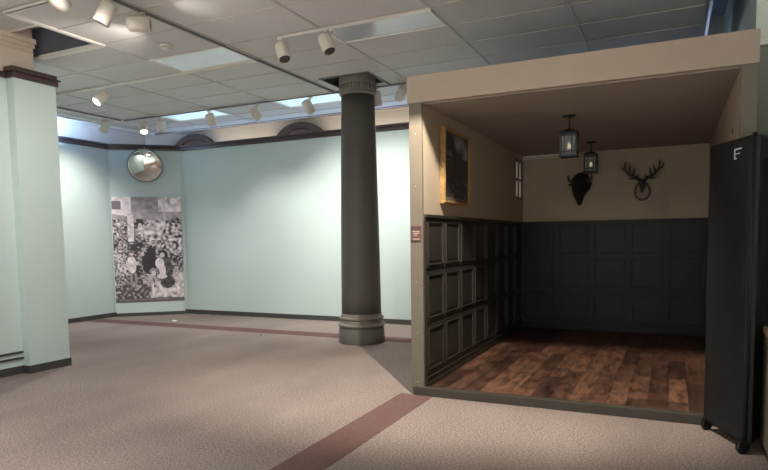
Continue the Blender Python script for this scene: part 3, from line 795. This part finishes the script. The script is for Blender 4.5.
for s in (-1, 1):
    bm = bmesh.new(); tube(bm, [(s*.09, -.16, .11), (s*.135, -.17, .105), (s*.165, -.175, .135), (s*.175, -.175, .18), (s*.165, -.17, .215)], [.03, .027, .021, .013, .004], 12); obj('horn', bm, 'horn', t)
    bm = bmesh.new(); ell(bm, (s*.13, -.13, .06), (.045, .018, .022)); obj('ear', bm, 'fur', t)
    bm = bmesh.new(); ell(bm, (s*.085, -.30, -.005), (.012, .012, .012), 12); obj('eye', bm, 'rubber', t)
bm = bmesh.new()
bmesh.ops.create_uvsphere(bm, u_segments=32, v_segments=16, radius=1, matrix=Matrix.Translation((0, -.012, .08)) @ Matrix.Diagonal((.15, .012, .17, 1)))
obj('mounting_board', bm, 'fur', t)

# deer skull with antlers on a red-brown horseshoe plaque
t = thing('mounted_deer_antlers', 'deer skull with branching antlers on a red-brown plaque on the back wall', 'antler mount', (-.42, YI, 2.2))
bm = bmesh.new()
N = 40; pr = []
for k in range(N):
    a = 2*math.pi*k/N; x = .115*math.sin(a); z = -.145*math.cos(a)
    x *= 1-.10*(z/.145)
    pr.append((x, z))
for y in (0, -.02): pass
a_ = [bm.verts.new((x, 0, z)) for x, z in pr]; b_ = [bm.verts.new((x, -.018, z)) for x, z in pr]
c_ = [bm.verts.new((x*.90, -.026, z*.90)) for x, z in pr]
for k in range(N):
    q = (k+1) % N
    bm.faces.new((a_[k], a_[q], b_[q], b_[k])); bm.faces.new((b_[k], b_[q], c_[q], c_[k]))
bm.faces.new(a_); bm.faces.new(c_)
obj('plaque', bm, 'shield', t)
bm = bmesh.new()
a_ = [bm.verts.new((x*.72, -.0265, z*.76)) for x, z in pr]; b_ = [bm.verts.new((x*.70, -.031, z*.74)) for x, z in pr]
for k in range(N): bm.faces.new((a_[k], a_[(k+1) % N], b_[(k+1) % N], b_[k]))
bm.faces.new(a_); bm.faces.new(b_); obj('felt_field', bm, 'bone', t)
pts = [(0, -.05, .10), (0, -.09, .12), (0, -.12, .06), (0, -.13, -.0), (0, -.125, -.035)]
sk_ = skin('skull', pts, [(0, 1), (1, 2), (2, 3), (3, 4)], [.045, .055, .042, .026, .018], 'antler', t)
for s in (-1, 1):
    bm = bmesh.new()
    main = [(s*.02, -.08, .14), (s*.06, -.11, .175), (s*.12, -.16, .20), (s*.18, -.19, .235), (s*.225, -.19, .30), (s*.235, -.16, .38), (s*.225, -.13, .43)]
    tube(bm, main, [.026, .025, .023, .021, .017, .013, .004], 10)
    for a, b2, c2, r in (((s*.05, -.10, .165), (s*.055, -.17, .185), (s*.05, -.20, .235), .010),
                      ((s*.12, -.16, .20), (s*.11, -.20, .27), (s*.10, -.20, .33), .010),
                      ((s*.18, -.19, .235), (s*.165, -.22, .30), (s*.15, -.21, .36), .010),
                      ((s*.08, -.13, .18), (s*.14, -.19, .165), (s*.19, -.21, .17), .010),
                      ((s*.215, -.19, .28), (s*.27, -.17, .33), (s*.285, -.15, .38), .008)):
        tube(bm, [a, b2, c2], [r*1.5, r*1.2, .004], 8)
    obj('antler', bm, 'antler', t)

# ------------------------------------------------------------------ black wheeled folding case
def caster(parent, x, y):
    bm = bmesh.new()
    box(bm, (-.022, -.022, .062), (.022, .022, .085)); box(bm, (-.022, -.03, .03), (-.018, .03, .07)); box(bm, (.018, -.03, .03), (.022, .03, .07))
    o = obj('caster', bm, 'rubber', parent, loc=(x, y, 0))
    bm = bmesh.new(); lathe(bm, [(.012, -.016), (.036, -.016), (.038, -.012), (.038, .012), (.036, .016), (.012, .016)], 28)
    bmesh.ops.rotate(bm, verts=bm.verts, cent=(0, 0, 0), matrix=Matrix.Rotation(math.pi/2, 3, 'Y'))
    w_ = obj('wheel', bm, 'rubber', o, loc=(0, 0, .038))
def cover(W, T, z0, z1, seed):
    bm = bmesh.new(); nx, nz = 24, 70
    g = {}
    for side in (0, 1):
        for j in range(nz+1):
            for i in range(nx+1):
                u, v = i/nx, j/nz; x = W*u; z = z0+(z1-z0)*v
                e = min(u, 1-u, v*3, (1-v)*3); k = min(1, e*9)
                y = (-1 if side == 0 else 1)*(T/2*(.75+.25*k)+k*.006*mn.noise(Vector((x*5+seed, z*3, side*7))))
                if v > .985: z -= .0
                g[side, i, j] = bm.verts.new((x, y, z))
    for i in range(nx):
        for j in range(nz):
            f = bm.faces.new((g[0, i, j], g[0, i+1, j], g[0, i+1, j+1], g[0, i, j+1])); f.smooth = True
            f = bm.faces.new((g[1, i, j], g[1, i, j+1], g[1, i+1, j+1], g[1, i+1, j])); f.smooth = True
    for i in range(nx):
        for j in (0, nz): bm.faces.new((g[0, i, j], g[0, i+1, j], g[1, i+1, j], g[1, i, j]))
    for j in range(nz):
        for i in (0, nx): bm.faces.new((g[0, i, j], g[0, i, j+1], g[1, i, j+1], g[1, i, j]))
    return bm
pa, pb = Vector((.262, 5.36, 0)), Vector((.490, 4.872, 0))
d = (pb-pa).normalized(); W = (pb-pa).length
t = thing('folding_partition', 'tall black fabric folding partition on casters beside the display room', 'partition', pa, math.atan2(d.y, d.x))
bm = cover(W, .035, .075, 2.215, 1); obj('front_leaf', bm, 'fabric', t)
# pipe frame at the hinge edge
bm = bmesh.new(); tube(bm, [(W+.008, 0, .08), (W+.008, 0, 2.235)], .014, 12); tube(bm, [(0, 0, 2.212), (W, 0, 2.212)], .012, 10); tube(bm, [(0, 0, .085), (W, 0, .085)], .013, 10)
obj('pole', bm, 'fabric', t)
# second leaf folding back to the right
bm = cover(.50, .035, .075, 2.215, 4)
bmesh.ops.transform(bm, matrix=Matrix.Translation((W+.03, 0.01, 0)) @ Matrix.Rotation(math.radians(135), 4, 'Z'), verts=bm.verts)
obj('rear_leaf', bm, 'fabric', t)
caster(t, .015, 0); caster(t, W-.02, 0); caster(t, W+.01, -.03)
# woven brand mark: slanted E-like mark of dashes
bl = [((W-.195, -.0245, 2.140), (W-.105, -.0225, 2.150)), ((W-.195, -.0245, 2.110), (W-.125, -.0225, 2.116)), ((W-.195, -.0245, 2.085), (W-.183, -.0225, 2.140)), ((W-.193, -.0245, 2.076), (W-.165, -.0225, 2.083))]
boxes('logo_label', bl, 'print', t)

# ------------------------------------------------------------------ cabinet at the right edge
t = thing('low_cabinet', 'grey-brown low cabinet with a honey wood top, cut by the right edge', 'cabinet', (.60, 3.5, 0))
boxes('body', [((0, 0, .06), (.6, 1.55, .85))], 'cabinet', t, .003)
boxes('base', [((.012, .012, 0), (.588, 1.538, .06))], 'black', t)
boxes('top', [((-.012, -.012, .85), (.612, 1.562, .885))], 'cabtop', t, .003)

# ------------------------------------------------------------------ scraps on the carpet
def scrap(x, y, s, m, label, group=None):
    bm = bmesh.new()
    rr = random.Random(int(x*100))
    lo = [bm.verts.new((s*(1+.3*rr.random())*math.cos(a), s*.8*(1+.3*rr.random())*math.sin(a), 0)) for a in [k*2*math.pi/7 for k in range(7)]]
    hi = [bm.verts.new((v.co.x*.6, v.co.y*.6, s*.35*(.6+rr.random()))) for v in lo]
    for k in range(7): bm.faces.new((lo[k], lo[(k+1) % 7], hi[(k+1) % 7], hi[k]))
    bm.faces.new(hi); bm.faces.new(lo[::-1])
    tag(obj('paper_scrap' if m == 'scrap' else 'lint_clump', bm, m, loc=(x, y, .003 if SY0 < y < SY1 else 0)), label, 'scrap' if m == 'scrap' else 'lint')
scrap(-8.77, 8.86, .05, 'scrap', 'white paper scrap on the carpet before the garden poster')
scrap(-6.07, 8.02, .025, 'black', 'dark lint clump on the carpet left of the column')
scrap(-4.15, 2.75+.9, .008, 'black', 'tiny dark lint clump on the carpet at the lower left')
